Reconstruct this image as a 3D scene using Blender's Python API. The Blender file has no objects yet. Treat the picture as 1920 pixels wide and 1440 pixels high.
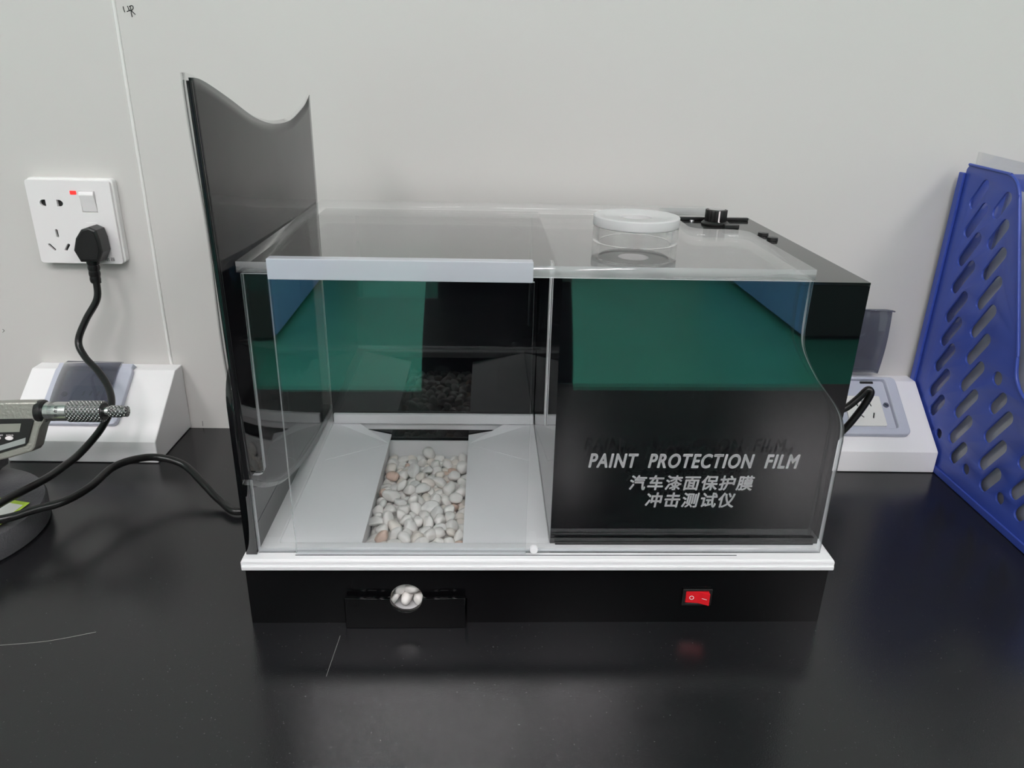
import bpy, bmesh, math, random
import numpy as np
from mathutils import Vector, Matrix
random.seed(7)
PI = math.pi
scene = bpy.context.scene
COL = scene.collection

# ------------------------------------------------------------------ camera
def look(loc, fwd, right, up):
    return Matrix(((right[0], up[0], -fwd[0], loc[0]), (right[1], up[1], -fwd[1], loc[1]),
                   (right[2], up[2], -fwd[2], loc[2]), (0, 0, 0, 1)))
CAM = Vector((-0.0743, -0.8000, 0.3853))
pitch, yaw, roll, fpx = 0.3857, 0.0228, 0.0234, 1396.9
fwd = Vector((math.sin(yaw)*math.cos(pitch), math.cos(yaw)*math.cos(pitch), -math.sin(pitch)))
rgt = Vector((math.cos(yaw), -math.sin(yaw), 0)); upv = rgt.cross(fwd)
R2 = rgt*math.cos(roll) + upv*math.sin(roll); U2 = -rgt*math.sin(roll) + upv*math.cos(roll)
cd = bpy.data.cameras.new('camera'); cam = bpy.data.objects.new('camera', cd); COL.objects.link(cam)
cd.sensor_width = 36; cd.lens = fpx*36/1920; cd.clip_start = 0.01
cam.matrix_world = look(CAM, fwd, R2, U2)
scene.camera = cam

# ------------------------------------------------------------------ world, exposure
w = bpy.data.worlds.new('world'); scene.world = w; w.use_nodes = True
w.node_tree.nodes['Background'].inputs[0].default_value = (0.9, 0.95, 1, 1)
w.node_tree.nodes['Background'].inputs[1].default_value = 0.3
scene.view_settings.view_transform = 'Standard'; scene.view_settings.look = 'None'
scene.view_settings.gamma = 1; scene.view_settings.use_curve_mapping = False
scene.view_settings.exposure = 0.12
scene.cycles.transparent_max_bounces = 24
scene.cycles.max_bounces = 14
LIGHT = 16.5           # emission of the ceiling panels

# ------------------------------------------------------------------ materials
def mat(name, col, rough=.5, metal=0, ior=1.5, bump=None, coat=0, noise=None, trans=0, emit=None, spec=None):
    m = bpy.data.materials.new(name); m.use_nodes = True
    nt = m.node_tree; b = nt.nodes['Principled BSDF']
    b.inputs['Base Color'].default_value = (*col, 1); b.inputs['Roughness'].default_value = rough
    b.inputs['Metallic'].default_value = metal; b.inputs['IOR'].default_value = ior
    b.inputs['Coat Weight'].default_value = coat; b.inputs['Transmission Weight'].default_value = trans
    if spec is not None: b.inputs['Specular IOR Level'].default_value = spec
    if emit: b.inputs['Emission Color'].default_value = (*emit[0], 1); b.inputs['Emission Strength'].default_value = emit[1]
    if noise or bump:
        tc = nt.nodes.new('ShaderNodeTexCoord')
    if noise:      # (scale, colour2, low, high)
        n = nt.nodes.new('ShaderNodeTexNoise'); n.inputs['Scale'].default_value = noise[0]; n.inputs['Detail'].default_value = 5
        nt.links.new(tc.outputs['Object'], n.inputs['Vector'])
        r = nt.nodes.new('ShaderNodeValToRGB'); r.color_ramp.elements[0].position = noise[2]; r.color_ramp.elements[1].position = noise[3]
        r.color_ramp.elements[0].color = (*col, 1); r.color_ramp.elements[1].color = (*noise[1], 1)
        nt.links.new(n.outputs['Fac'], r.inputs['Fac']); nt.links.new(r.outputs['Color'], b.inputs['Base Color'])
    if bump:       # (scale, strength, distance)
        n2 = nt.nodes.new('ShaderNodeTexNoise'); n2.inputs['Scale'].default_value = bump[0]; n2.inputs['Detail'].default_value = 3
        nt.links.new(tc.outputs['Object'], n2.inputs['Vector'])
        bp = nt.nodes.new('ShaderNodeBump'); bp.inputs['Strength'].default_value = bump[1]; bp.inputs['Distance'].default_value = bump[2]
        nt.links.new(n2.outputs['Fac'], bp.inputs['Height']); nt.links.new(bp.outputs['Normal'], b.inputs['Normal'])
    return m

def clear(name, tint=(.99, .995, .995), f0=.04, rough=0.0, body=None):
    """clear sheet: transparent body with a Fresnel gloss; body=(colour, amount) adds a milky scatter"""
    m = bpy.data.materials.new(name); m.use_nodes = True; nt = m.node_tree; nt.nodes.clear()
    N = nt.nodes.new; Lk = nt.links.new
    out = N('ShaderNodeOutputMaterial'); tr = N('ShaderNodeBsdfTransparent'); gl = N('ShaderNodeBsdfGlossy'); mx = N('ShaderNodeMixShader')
    tr.inputs['Color'].default_value = (*tint, 1); gl.inputs['Roughness'].default_value = rough; gl.inputs['Color'].default_value = (1, 1, 1, 1)
    g = N('ShaderNodeNewGeometry'); d = N('ShaderNodeVectorMath'); d.operation = 'DOT_PRODUCT'
    Lk(g.outputs['Normal'], d.inputs[0]); Lk(g.outputs['Incoming'], d.inputs[1])
    a = N('ShaderNodeMath'); a.operation = 'ABSOLUTE'; Lk(d.outputs['Value'], a.inputs[0])
    o = N('ShaderNodeMath'); o.operation = 'SUBTRACT'; o.inputs[0].default_value = 1; Lk(a.outputs[0], o.inputs[1])
    pw = N('ShaderNodeMath'); pw.operation = 'POWER'; Lk(o.outputs[0], pw.inputs[0]); pw.inputs[1].default_value = 5
    ma = N('ShaderNodeMath'); ma.operation = 'MULTIPLY_ADD'; Lk(pw.outputs[0], ma.inputs[0]); ma.inputs[1].default_value = 1-f0; ma.inputs[2].default_value = f0
    first = tr
    if body:
        df = N('ShaderNodeBsdfDiffuse'); df.inputs['Color'].default_value = (*body[0], 1)
        ms = N('ShaderNodeMixShader'); ms.inputs[0].default_value = body[1]
        Lk(tr.outputs[0], ms.inputs[1]); Lk(df.outputs[0], ms.inputs[2]); first = ms
    Lk(ma.outputs[0], mx.inputs[0]); Lk(first.outputs[0], mx.inputs[1]); Lk(gl.outputs[0], mx.inputs[2]); Lk(mx.outputs[0], out.inputs[0])
    return m

M = {}
M['wall'] = mat('wall_paint', (.62, .61, .585), .42, bump=(220, .04, .0005))
M['seam'] = mat('wall_sealant', (.80, .80, .77), .5)
M['ink'] = mat('marker_ink', (.01, .01, .01), .6)
M['pencil'] = mat('pencil', (.12, .12, .12), .6)
M['roomwall'] = mat('room_wall', (.68, .68, .66), .6)
M['ceil'] = mat('ceiling_paint', (.8, .8, .78), .8)
M['led'] = mat('led_diffuser', (.9, .9, .9), .5, emit=((1, .925, .955), LIGHT))
M['alu'] = mat('aluminium', (.7, .7, .7), .35, metal=1)
M['floor'] = mat('green_epoxy', (.055, .42, .30), .3, noise=(3, (.06, .46, .33), .4, .6))
M['blue_cab'] = mat('blue_cabinet', (.22, .48, .92), .4)
M['grey_cab'] = mat('grey_cabinet', (.10, .115, .11), .5)
M['bench'] = mat('bench_laminate', (.0115, .0115, .0130), .20, noise=(700, (.12, .12, .12), .695, .715), bump=(1000, .12, .0005))
M['scr'] = mat('scratch', (.35, .34, .32), .6)
M['bench_frame'] = mat('bench_frame', (.5, .5, .5), .5)
M['black'] = mat('black_acrylic', (.003, .003, .004), .02, ior=1.62)
M['blackd'] = mat('black_base', (.003, .003, .0035), .07, ior=1.42)
M['blacktop'] = mat('black_top', (.005, .005, .005), .10, ior=1.6)
M['white'] = mat('white_plastic', (.90, .90, .915), .35)
M['deckw'] = mat('deck_white', (.80, .80, .81), .35)
M['whiteg'] = mat('white_pan', (.84, .84, .85), .4)
M['clear'] = clear('clear_acrylic')
M['edge'] = clear('acrylic_edge', (.82, .85, .86), .05, .15, body=((.80, .82, .84), .42))  # milky colour stands in for light gathered in the sheet edges
M['lidedge'] = clear('lid_edge', (.92, .94, .94), .08, .06, body=((.80, .81, .82), .32))  # front edge of the lid, its gathered light put into the colour
M['capm'] = clear('cap_strip', (.85, .87, .9), .06, .06, body=((.66, .68, .73), .62))
M['edge2'] = clear('faint_edge', (.9, .91, .91), .05, .1, body=((.75, .76, .77), .16))  # weaker milky tint for edge light on the lid's other sides
M['clearliner'] = clear('clear_liner', (.985, .985, .985), .04)
M['glass'] = mat('cast_acrylic', (1, 1, 1), .0, ior=1.49, trans=1)
M['frost'] = mat('frosted_acrylic', (.93, .93, .93), .4, ior=1.49, trans=.5)
M['film'] = mat('black_film', (.006, .006, .007), .04, ior=1.5, bump=(9, .05, .01))
M['letter'] = mat('silver_print', (.80, .80, .81), .45)
M['red'] = mat('red_rocker', (.75, .012, .02), .25)
M['redled'] = mat('red_indicator', (.8, .02, .02), .3, emit=((1, .05, .04), .6))
M['whitemark'] = mat('white_mark', (.85, .8, .8), .5)
M['blackpl'] = mat('black_plastic', (.010, .010, .010), .35)
M['rubber'] = mat('black_rubber', (.008, .008, .008), .28, ior=1.45)
M['darkhole'] = mat('dark_recess', (.006, .006, .006), .6)  # near-black colour puts the shade of slots and grooves into flat pieces
M['sock'] = mat('socket_white', (.83, .815, .81), .32)
M['sockback'] = mat('socket_backbox', (.84, .84, .82), .4)
M['boxw'] = mat('box_white', (.90, .89, .895), .35)
M['laven'] = mat('cover_frame', (.55, .57, .66), .35)
M['cream'] = mat('socket_insert', (.82, .81, .77), .35)
M['smoke'] = clear('smoked_cover', (.50, .51, .57), .04, .05, body=((.22, .23, .28), .26))
M['screw'] = mat('screw', (.45, .45, .47), .35, metal=1)
M['bluepl'] = mat('blue_plastic', (.045, .085, .42), .38, bump=(600, .05, .0004))
M['sleeve'] = clear('plastic_sleeve', (.85, .86, .88), .05, .12, body=((.90, .91, .92), .7))
M['clearsleeve'] = clear('clear_sleeve', (.93, .94, .95), .05, .08, body=((.75, .76, .78), .07))
M['paper'] = mat('paper', (.72, .71, .68), .7)
M['hammer'] = mat('hammertone', (.36, .36, .32), .38, metal=.55, bump=(420, .5, .0012))
M['steel'] = mat('brushed_steel', (.62, .62, .61), .25, metal=1)
M['lcd'] = mat('lcd', (.26, .27, .23), .25)
M['castiron'] = mat('painted_iron', (.055, .055, .062), .55, bump=(500, .5, .0015), noise=(14, (.10, .10, .105), .45, .7))
M['stick'] = mat('sticker_green', (.42, .60, .06), .5)
M['stickw'] = mat('sticker_white', (.72, .74, .70), .5)
M['cloth'] = mat('dark_cloth', (.008, .008, .014), .9)
M['skin'] = mat('skin', (.55, .33, .23), .5)
M['hair'] = mat('hair', (.01, .008, .007), .6)
# knurled steel: crossed waves as relief, hollows shaded darker in the colour
k = mat('knurled_steel', (.62, .62, .61), .28, metal=1); nt = k.node_tree
tc = nt.nodes.new('ShaderNodeTexCoord'); mpv = []
for sgn in (1, -1):
    mp = nt.nodes.new('ShaderNodeMapping'); mp.inputs['Rotation'].default_value = (0, 0, sgn*.75); nt.links.new(tc.outputs['UV'], mp.inputs['Vector'])
    wv = nt.nodes.new('ShaderNodeTexWave'); wv.inputs['Scale'].default_value = 3.2; nt.links.new(mp.outputs[0], wv.inputs['Vector']); mpv.append(wv)
mm = nt.nodes.new('ShaderNodeMath'); mm.operation = 'MULTIPLY'; nt.links.new(mpv[0].outputs['Fac'], mm.inputs[0]); nt.links.new(mpv[1].outputs['Fac'], mm.inputs[1])
bp = nt.nodes.new('ShaderNodeBump'); bp.inputs['Strength'].default_value = 1; bp.inputs['Distance'].default_value = .0012
nt.links.new(mm.outputs[0], bp.inputs['Height']); nt.links.new(bp.outputs['Normal'], nt.nodes['Principled BSDF'].inputs['Normal'])
cr = nt.nodes.new('ShaderNodeValToRGB'); cr.color_ramp.elements[0].color = (.22, .22, .22, 1); cr.color_ramp.elements[1].color = (.8, .8, .79, 1); cr.color_ramp.elements[1].position = .5
nt.links.new(mm.outputs[0], cr.inputs['Fac']); nt.links.new(cr.outputs['Color'], nt.nodes['Principled BSDF'].inputs['Base Color'])
M['knurl'] = k
# pebble stone: white with a per-stone tint
def stone(name, col, vein):
    return mat(name, col, .45, noise=(220, vein, .42, .75), bump=(300, .15, .0006))
M['peb'] = [stone('pebble_white', (.88, .86, .83), (.80, .77, .73)), stone('pebble_cream', (.87, .82, .76), (.79, .71, .63)), stone('pebble_grey', (.82, .81, .79), (.72, .71, .68))]
M['pebpink'] = stone('pebble_pink', (.78, .62, .53), (.66, .38, .28))

# ------------------------------------------------------------------ helpers
def tag(o, label=None, cat=None, group=None, kind=None):
    for k_, v_ in (('label', label), ('category', cat), ('group', group), ('kind', kind)):
        if v_: o[k_] = v_
    return o
def empty(name, loc=(0, 0, 0), rot=(0, 0, 0), parent=None):
    o = bpy.data.objects.new(name, None); COL.objects.link(o); o.location = loc; o.rotation_euler = rot; o.empty_display_size = .02
    o.parent = parent
    return o
def link(name, me, m, parent=None, smooth=None):
    o = bpy.data.objects.new(name, me); COL.objects.link(o); o.parent = parent
    if m is not None:
        me.materials.clear()
        for x in (m if isinstance(m, (list, tuple)) else [m]): me.materials.append(x)
    if smooth is not None:
        for p in me.polygons: p.use_smooth = True
        if smooth < 3.1: me.set_sharp_from_angle(angle=smooth)
    return o
def bm_mesh(bm, name):
    bmesh.ops.recalc_face_normals(bm, faces=bm.faces)
    me = bpy.data.meshes.new(name); bm.to_mesh(me); bm.free(); return me
def box(name, x0, x1, y0, y1, z0, z1, m, parent=None, bev=0, seg=2):
    bm = bmesh.new(); bmesh.ops.create_cube(bm, size=1)
    for v in bm.verts:
        v.co = Vector(((x0+x1)/2+v.co.x*(x1-x0), (y0+y1)/2+v.co.y*(y1-y0), (z0+z1)/2+v.co.z*(z1-z0)))
    if bev: bmesh.ops.bevel(bm, geom=bm.edges[:], offset=bev, segments=seg, affect='EDGES', profile=.5)
    return link(name, bm_mesh(bm, name), m, parent, .3 if bev else None)
def boxes(name, lst, m, parent=None, bev=0):
    bm = bmesh.new()
    for x0, x1, y0, y1, z0, z1 in lst:
        r = bmesh.ops.create_cube(bm, size=1)
        for v in r['verts']:
            v.co = Vector(((x0+x1)/2+v.co.x*(x1-x0), (y0+y1)/2+v.co.y*(y1-y0), (z0+z1)/2+v.co.z*(z1-z0)))
    if bev: bmesh.ops.bevel(bm, geom=bm.edges[:], offset=bev, segments=2, affect='EDGES', profile=.5)
    return link(name, bm_mesh(bm, name), m, parent, .3 if bev else None)
def cr(pts, n=8, closed=False):
    """Catmull-Rom through the points"""
    P_ = [Vector(p) for p in pts]; out = []
    N = len(P_); last = N if closed else N-1
    for i in range(last):
        if closed: a, b, c, d = P_[i-1], P_[i], P_[(i+1) % N], P_[(i+2) % N]
        else: a, b, c, d = P_[max(i-1, 0)], P_[i], P_[i+1], P_[min(i+2, N-1)]
        for j in range(n):
            t = j/n
            out.append(.5*((2*b)+(c-a)*t+(2*a-5*b+4*c-d)*t*t+(3*b-a-3*c+d)*t**3))
    if not closed: out.append(P_[-1])
    return out
def arc(cx, cy, r, a0, a1, n=8):
    return [(cx+r*math.cos(a0+(a1-a0)*i/n), cy+r*math.sin(a0+(a1-a0)*i/n)) for i in range(n+1)]
def rrect(x0, x1, y0, y1, r, n=5):
    return arc(x1-r, y1-r, r, 0, PI/2, n)+arc(x0+r, y1-r, r, PI/2, PI, n)+arc(x0+r, y0+r, r, PI, 1.5*PI, n)+arc(x1-r, y0+r, r, 1.5*PI, 2*PI, n)
def capsule(cx, cy, ln, wd, ang, n=6):
    r = wd/2; h = max(ln/2-r, 1e-5); ca, sa = math.cos(ang), math.sin(ang)
    p = arc(h, 0, r, -PI/2, PI/2, n)+arc(-h, 0, r, PI/2, 1.5*PI, n)
    return [(cx+a*ca-b*sa, cy+a*sa+b*ca) for a, b in p]
def plate_mesh(loops, th, fmap, bev=0):
    """filled 2-D outline with holes, th thick, mapped by fmap(a, b, c) with c from 0 to th"""
    cu = bpy.data.curves.new('tmp', 'CURVE'); cu.dimensions = '2D'; cu.fill_mode = 'BOTH'
    cu.extrude = th/2-bev; cu.bevel_depth = bev; cu.bevel_resolution = 1; cu.offset = -bev
    for lp in loops:
        s = cu.splines.new('POLY'); s.points.add(len(lp)-1); s.use_cyclic_u = True
        for p, q in zip(s.points, lp): p.co = (q[0], q[1], 0, 1)
    o = bpy.data.objects.new('tmp', cu); COL.objects.link(o)
    me = bpy.data.meshes.new_from_object(o.evaluated_get(bpy.context.evaluated_depsgraph_get()))
    bpy.data.objects.remove(o); bpy.data.curves.remove(cu)
    bm = bmesh.new(); bm.from_mesh(me); bmesh.ops.remove_doubles(bm, verts=bm.verts, dist=1e-6)
    for v in bm.verts: v.co = Vector(fmap(v.co.x, v.co.y, v.co.z+th/2))
    bmesh.ops.recalc_face_normals(bm, faces=bm.faces); bm.to_mesh(me); bm.free(); return me
XZ = lambda y0: (lambda a, b, c: (a, y0+c, b))       # a = x, b = z, thickness towards +y
XY = lambda z0: (lambda a, b, c: (a, b, z0+c))
YZ = lambda x0: (lambda a, b, c: (x0+c, a, b))
def plate(name, loops, th, fmap, m, parent=None, bev=0, smooth=None):
    me = plate_mesh(loops, th, fmap, bev); me.name = name
    return link(name, me, m, parent, .3 if smooth else None)
def edge_slots(o, axis, mats):
    """second material on the faces of the cut edge of a sheet"""
    o.data.materials.clear()
    for x in mats: o.data.materials.append(x)
    for p in o.data.polygons: p.material_index = 0 if abs(p.normal[axis]) > .8 else 1
def tube(name, pts, r, m, parent=None, seg=12, n=8, caps=True):
    P_ = cr(pts, n) if n > 1 else [Vector(p) for p in pts]
    bm = bmesh.new(); rings = []; nrm = None
    for i, p in enumerate(P_):
        t = (P_[min(i+1, len(P_)-1)]-P_[max(i-1, 0)]).normalized()
        if nrm is None: nrm = t.orthogonal().normalized()
        nrm = (nrm-t*nrm.dot(t)).normalized(); b = t.cross(nrm)
        rr = r(i/(len(P_)-1)) if callable(r) else r
        rings.append([bm.verts.new(p+rr*(nrm*math.cos(2*PI*k_/seg)+b*math.sin(2*PI*k_/seg))) for k_ in range(seg)])
    for a, b in zip(rings, rings[1:]):
        for k_ in range(seg): bm.faces.new((a[k_], a[(k_+1) % seg], b[(k_+1) % seg], b[k_]))
    if caps: bm.faces.new(rings[0]); bm.faces.new(rings[-1])
    return link(name, bm_mesh(bm, name), m, parent, 1.0)
def lathe(name, prof, m, parent=None, axis='z', at=(0, 0, 0), seg=48, closed=True, sharp=.6, uv=False):
    """profile of (radius, height) turned round an axis; closed joins last to first"""
    bm = bmesh.new(); rings = []; at = Vector(at)
    for r_, h_ in prof:
        ring = []
        for k_ in range(seg):
            a = 2*PI*k_/seg; p = (r_*math.cos(a), r_*math.sin(a), h_)
            if axis == 'x': p = (p[2], p[0], p[1])
            if axis == 'y': p = (p[0], p[2], p[1])
            ring.append(bm.verts.new(at+Vector(p)))
        rings.append(ring)
    pairs = list(zip(rings, rings[1:])) + ([(rings[-1], rings[0])] if closed else [])
    ul = bm.loops.layers.uv.new('UVMap') if uv else None
    for ri, (a, b) in enumerate(pairs):
        for k_ in range(seg):
            f = bm.faces.new((a[k_], a[(k_+1) % seg], b[(k_+1) % seg], b[k_]))
            if uv:
                hs = (prof[ri][1], prof[ri][1], prof[(ri+1) % len(prof)][1], prof[(ri+1) % len(prof)][1]); ks = (k_, k_+1, k_+1, k_)
                for lo, h_, kk in zip(f.loops, hs, ks): lo[ul].uv = (h_*40, kk/seg*2*PI*prof[ri][0]*40)
    if not closed:
        bm.faces.new(rings[0]); bm.faces.new(rings[-1])
    bmesh.ops.remove_doubles(bm, verts=bm.verts, dist=1e-7)
    return link(name, bm_mesh(bm, name), m, parent, sharp)
def prism(name, poly, a0, a1, axis, m, parent=None, bev=0):
    """polygon extruded along an axis; poly holds the two other coordinates in order"""
    bm = bmesh.new()
    def co(p, a):
        return {'x': (a, p[0], p[1]), 'y': (p[0], a, p[1]), 'z': (p[0], p[1], a)}[axis]
    A = [bm.verts.new(co(p, a0)) for p in poly]; B = [bm.verts.new(co(p, a1)) for p in poly]; n = len(poly)
    bm.faces.new(A); bm.faces.new(B)
    for i in range(n): bm.faces.new((A[i], A[(i+1) % n], B[(i+1) % n], B[i]))
    bmesh.ops.recalc_face_normals(bm, faces=bm.faces)
    if bev: bmesh.ops.bevel(bm, geom=bm.edges[:], offset=bev, segments=2, affect='EDGES', profile=.5)
    return link(name, bm_mesh(bm, name), m, parent, .3 if bev else None)
def bold_text(txt, x0, x1, b0, b1, th, fmap, shear, space, wt):
    base = text_mesh(txt, x0+wt, x1-wt, b0+wt, b1-wt, th, lambda a, b, c: (a, b, c), shear, 0, space)
    bm = bmesh.new(); n = 8
    for i in range(n+1):
        dx, dy = (0, 0) if i == n else (wt*math.cos(2*PI*i/n), wt*math.sin(2*PI*i/n))
        m0 = len(bm.verts); bm.from_mesh(base); bm.verts.ensure_lookup_table()
        for v in bm.verts[m0:]: v.co = Vector(fmap(v.co.x+dx, v.co.y+dy, v.co.z))
    me = bpy.data.meshes.new('text'); bm.to_mesh(me); bm.free(); bpy.data.meshes.remove(base); return me
def text_mesh(txt, x0, x1, b0, b1, th, fmap, shear=0, bold=0, space=1.0, keep=False):
    cu = bpy.data.curves.new('tmp', 'FONT'); cu.body = txt; cu.shear = shear; cu.offset = bold; cu.extrude = .01; cu.space_character = space
    o = bpy.data.objects.new('tmp', cu); COL.objects.link(o)
    me = bpy.data.meshes.new_from_object(o.evaluated_get(bpy.context.evaluated_depsgraph_get()))
    bpy.data.objects.remove(o); bpy.data.curves.remove(cu)
    V = [v.co.copy() for v in me.vertices]
    if not V: return me
    ax, bx_ = min(v.x for v in V), max(v.x for v in V); ay, by = min(v.y for v in V), max(v.y for v in V)
    for v in me.vertices:
        a = x0+(v.co.x-ax)/(bx_-ax)*(x1-x0); b = b0+(v.co.y-ay)/(by-ay)*(b1-b0); c = th*(v.co.z+.01)/.02
        v.co = Vector(fmap(a, b, c))
    return me
def strokes(name, lines, r, m, parent=None):
    bm = bmesh.new()
    for ln in lines:
        o = tube('tmp', ln, r, m, None, 6, 4); me = o.data; bm.from_mesh(me); bpy.data.objects.remove(o); bpy.data.meshes.remove(me)
    return link(name, bm_mesh(bm, name), m, parent, 1.0)

# ================================================================== the room
FZ = -.78; CZ = 1.87; RX0, RX1, RY = -3.0, 3.2, -5.2
tag(box('floor', RX0, RX1, RY, .1, FZ-.05, FZ, M['floor']), 'glossy green epoxy floor of the laboratory', 'floor', kind='structure')
tag(box('ceiling', RX0, RX1, RY, .1, CZ, CZ+.05, M['ceil']), 'white ceiling of the laboratory', 'ceiling', kind='structure')
SEAM = -.4441
wb = tag(box('wall_back', RX0, RX1, .006, .1, FZ, CZ, M['wall']), 'pale grey panel wall behind the bench', 'wall', kind='structure')
box('wall_panel', RX0, SEAM-.0012, 0, .006, FZ, CZ, M['wall'], wb, .0008)
box('wall_panel', SEAM+.0012, RX1, 0, .006, FZ, CZ, M['wall'], wb, .0008)
tube('sealant_bead', [(SEAM-.0004, .0002, FZ+.002), (SEAM-.0004, .0002, CZ-.002)], .0019, M['seam'], wb, 10, 1)
wy = -.0002
strokes('handwritten_mark', [[(-.4358, wy, .4436), (-.4356, wy, .441), (-.4350, wy, .4386)],
    [(-.4317, wy, .4441), (-.4311, wy, .4424), (-.4306, wy, .4409)],
    [(-.4313, wy, .4415), (-.4302, wy, .4405), (-.4287, wy, .4401), (-.4270, wy, .4385), (-.4253, wy, .4369)],
    [(-.4300, wy, .4440), (-.4292, wy, .4430), (-.4288, wy, .4401), (-.4290, wy, .4375), (-.4286, wy, .4346)],
    [(-.4295, wy, .4436), (-.4280, wy, .4444), (-.4266, wy, .4440), (-.4264, wy, .4424), (-.4276, wy, .4408), (-.4290, wy, .4402), (-.4310, wy, .4400), (-.4330, wy, .4391)]], .00042, M['ink'], wb)
strokes('pencil_tick', [[(-.4189, wy, .0075), (-.4192, wy, .0012)]], .0003, M['pencil'], wb)
strokes('pencil_mark', [[(-.6251, wy, .1173), (-.6237, wy, .1155), (-.6259, wy, .1136)]], .0003, M['pencil'], wb)
tag(box('wall_left', RX0-.1, RX0, RY, .1, FZ, CZ, M['roomwall']), 'plain white wall at the left of the room', 'wall', kind='structure')
tag(box('wall_right', RX1, RX1+.1, RY, .1, FZ, CZ, M['roomwall']), 'plain white wall at the right of the room', 'wall', kind='structure')
tag(box('wall_front', RX0, RX1, RY-.1, RY, FZ, CZ, M['roomwall']), 'plain white wall opposite the bench', 'wall', kind='structure')
for i, (lx, ly) in enumerate(((-1.25, -1.35), (1.45, -1.35), (-1.65, -2.3), (-.12, -2.0), (1.6, -2.3), (.25, -3.7), (-1.7, -3.9), (2.0, -3.9))):  # the two beside the green aisle are added for frontal fill light
    t = empty('ceiling_light', (lx, ly, CZ))
    tag(t, 'white ceiling light panel, %s' % ('over the left end of the bench', 'over the right end of the bench', 'added left of the green aisle as frontal fill', 'just behind the person', 'added right of the green aisle as frontal fill', 'at the far end of the aisle', 'over the cabinet left of the aisle', 'over the cabinet right of the aisle')[i], 'ceiling light', 'ceiling light panels')
    hx, hy = ((.22, .20), (.22, .20), (.29, .29), (.62, .29))[i] if i < 4 else (.29, .29)
    box('diffuser', -hx, hx, -hy, hy, -.012, -.006, M['led'], t)
    boxes('frame', [(-hx-.02, hx+.02, hy, hy+.02, -.015, 0), (-hx-.02, hx+.02, -hy-.02, -hy, -.015, 0), (-hx-.02, -hx, -hy, hy, -.015, 0), (hx, hx+.02, -hy, hy, -.015, 0)], M['alu'], t)
def cabinet(x0, x1, y0, y1, face, label):
    t = empty('storage_cabinet', ((x0+x1)/2, (y0+y1)/2, FZ)); tag(t, label, 'cabinet', 'blue cabinets beside the aisle')
    hx, hy = (x1-x0)/2, (y1-y0)/2
    box('body', -hx, hx, -hy, hy, 0.02, .74, M['grey_cab'], t, .004)
    box('worktop', -hx-.01, hx+.01, -hy-.01, hy+.01, .745, .775, M['bench'], t, .003)
    fx = hx if face > 0 else -hx
    n = 3
    for i in range(n):
        a = -hy+i*2*hy/n
        d = box('door', min(fx, fx+face*.018), max(fx, fx+face*.018), a+.006, a+2*hy/n-.006, .03, .73, M['blue_cab'], t, .003)
        box('handle', min(fx+face*.0185, fx+face*.04), max(fx+face*.0185, fx+face*.04), a+.06, a+.075, .5, .64, M['alu'], d, .003)
cabinet(-1.75, -1.04, -4.95, -3.25, 1, 'blue fronted cabinet left of the green aisle, mirrored in the clear box')
cabinet(1.55, 2.25, -4.95, -3.3, -1, 'blue fronted cabinet right of the green aisle, mirrored in the black panel')

# ================================================================== workbench
wbn = empty('workbench', (0, -.4, FZ)); tag(wbn, 'matt black laminate workbench against the grey wall', 'workbench')
box('worktop', -1.7, 1.7, -.395, .399, -FZ-.03, -FZ, M['bench'], wbn, .002)
for sx in (-1.6, 0, 1.6):
    for sy in (-.34, .34): box('leg', sx-.03, sx+.03, sy-.03, sy+.03, 0, -FZ-.0305, M['bench_frame'], wbn)
strokes('scratch', [[(-.4298, .0325, .7801), (-.3982, .0373, .7801), (-.3686, .0472, .7801)]], .00013, M['scr'], wbn)
strokes('scratch', [[(-.1892, .0044, .7801), (-.1885, .0241, .7801), (-.1877, .0452, .7801)]], .00013, M['scr'], wbn)
boxes('rail', [(-1.6, 1.6, -.365, -.315, -FZ-.09, -FZ-.031)], M['bench_frame'], wbn)

# ================================================================== impact tester
MLOC, MROT, MS = (-.2567, -.3414, -.01023), (0, 0, .0159), 1.0266     # drawn from the underside 10 mm up; the base stands on the bench
MACH = empty('impact_tester', MLOC, MROT); MACH.scale = (MS, MS, MS)
tag(MACH, 'black and white stone impact test machine with clear acrylic front and lid', 'test machine')
W, ZT, ZL = .4244, .0682, .2725
def P(name, *a, **k_): return box(name, *a, MACH, **k_)
# base shell
hc, hr = (.1143, .0326), .0119
a0 = math.asin((.0322-hc[1])/hr)
out = [(0, .010), (.0685, .010), (.0685, .0322)] + [(hc[0]+hr*math.cos(PI-a0-(PI-2*a0)*i/16), hc[1]+hr*math.sin(PI-a0-(PI-2*a0)*i/16)) for i in range(17)] + [(.1585, .0322), (.1585, .010), (W, .010), (W, .0596), (0, .0596)]
base = plate('base_front', [out], .004, XZ(0), M['blackd'], MACH)
boxes('base_shell', [(0, .004, .0041, .272, .010, .0596), (W-.004, W, .0041, .272, .010, .0596), (.0041, W-.0041, .268, .272, .010, .0596), (.0041, .066, .0041, .2679, .010, .013), (.161, W-.0041, .0041, .2679, .010, .013)], M['blackd'], MACH)
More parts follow.
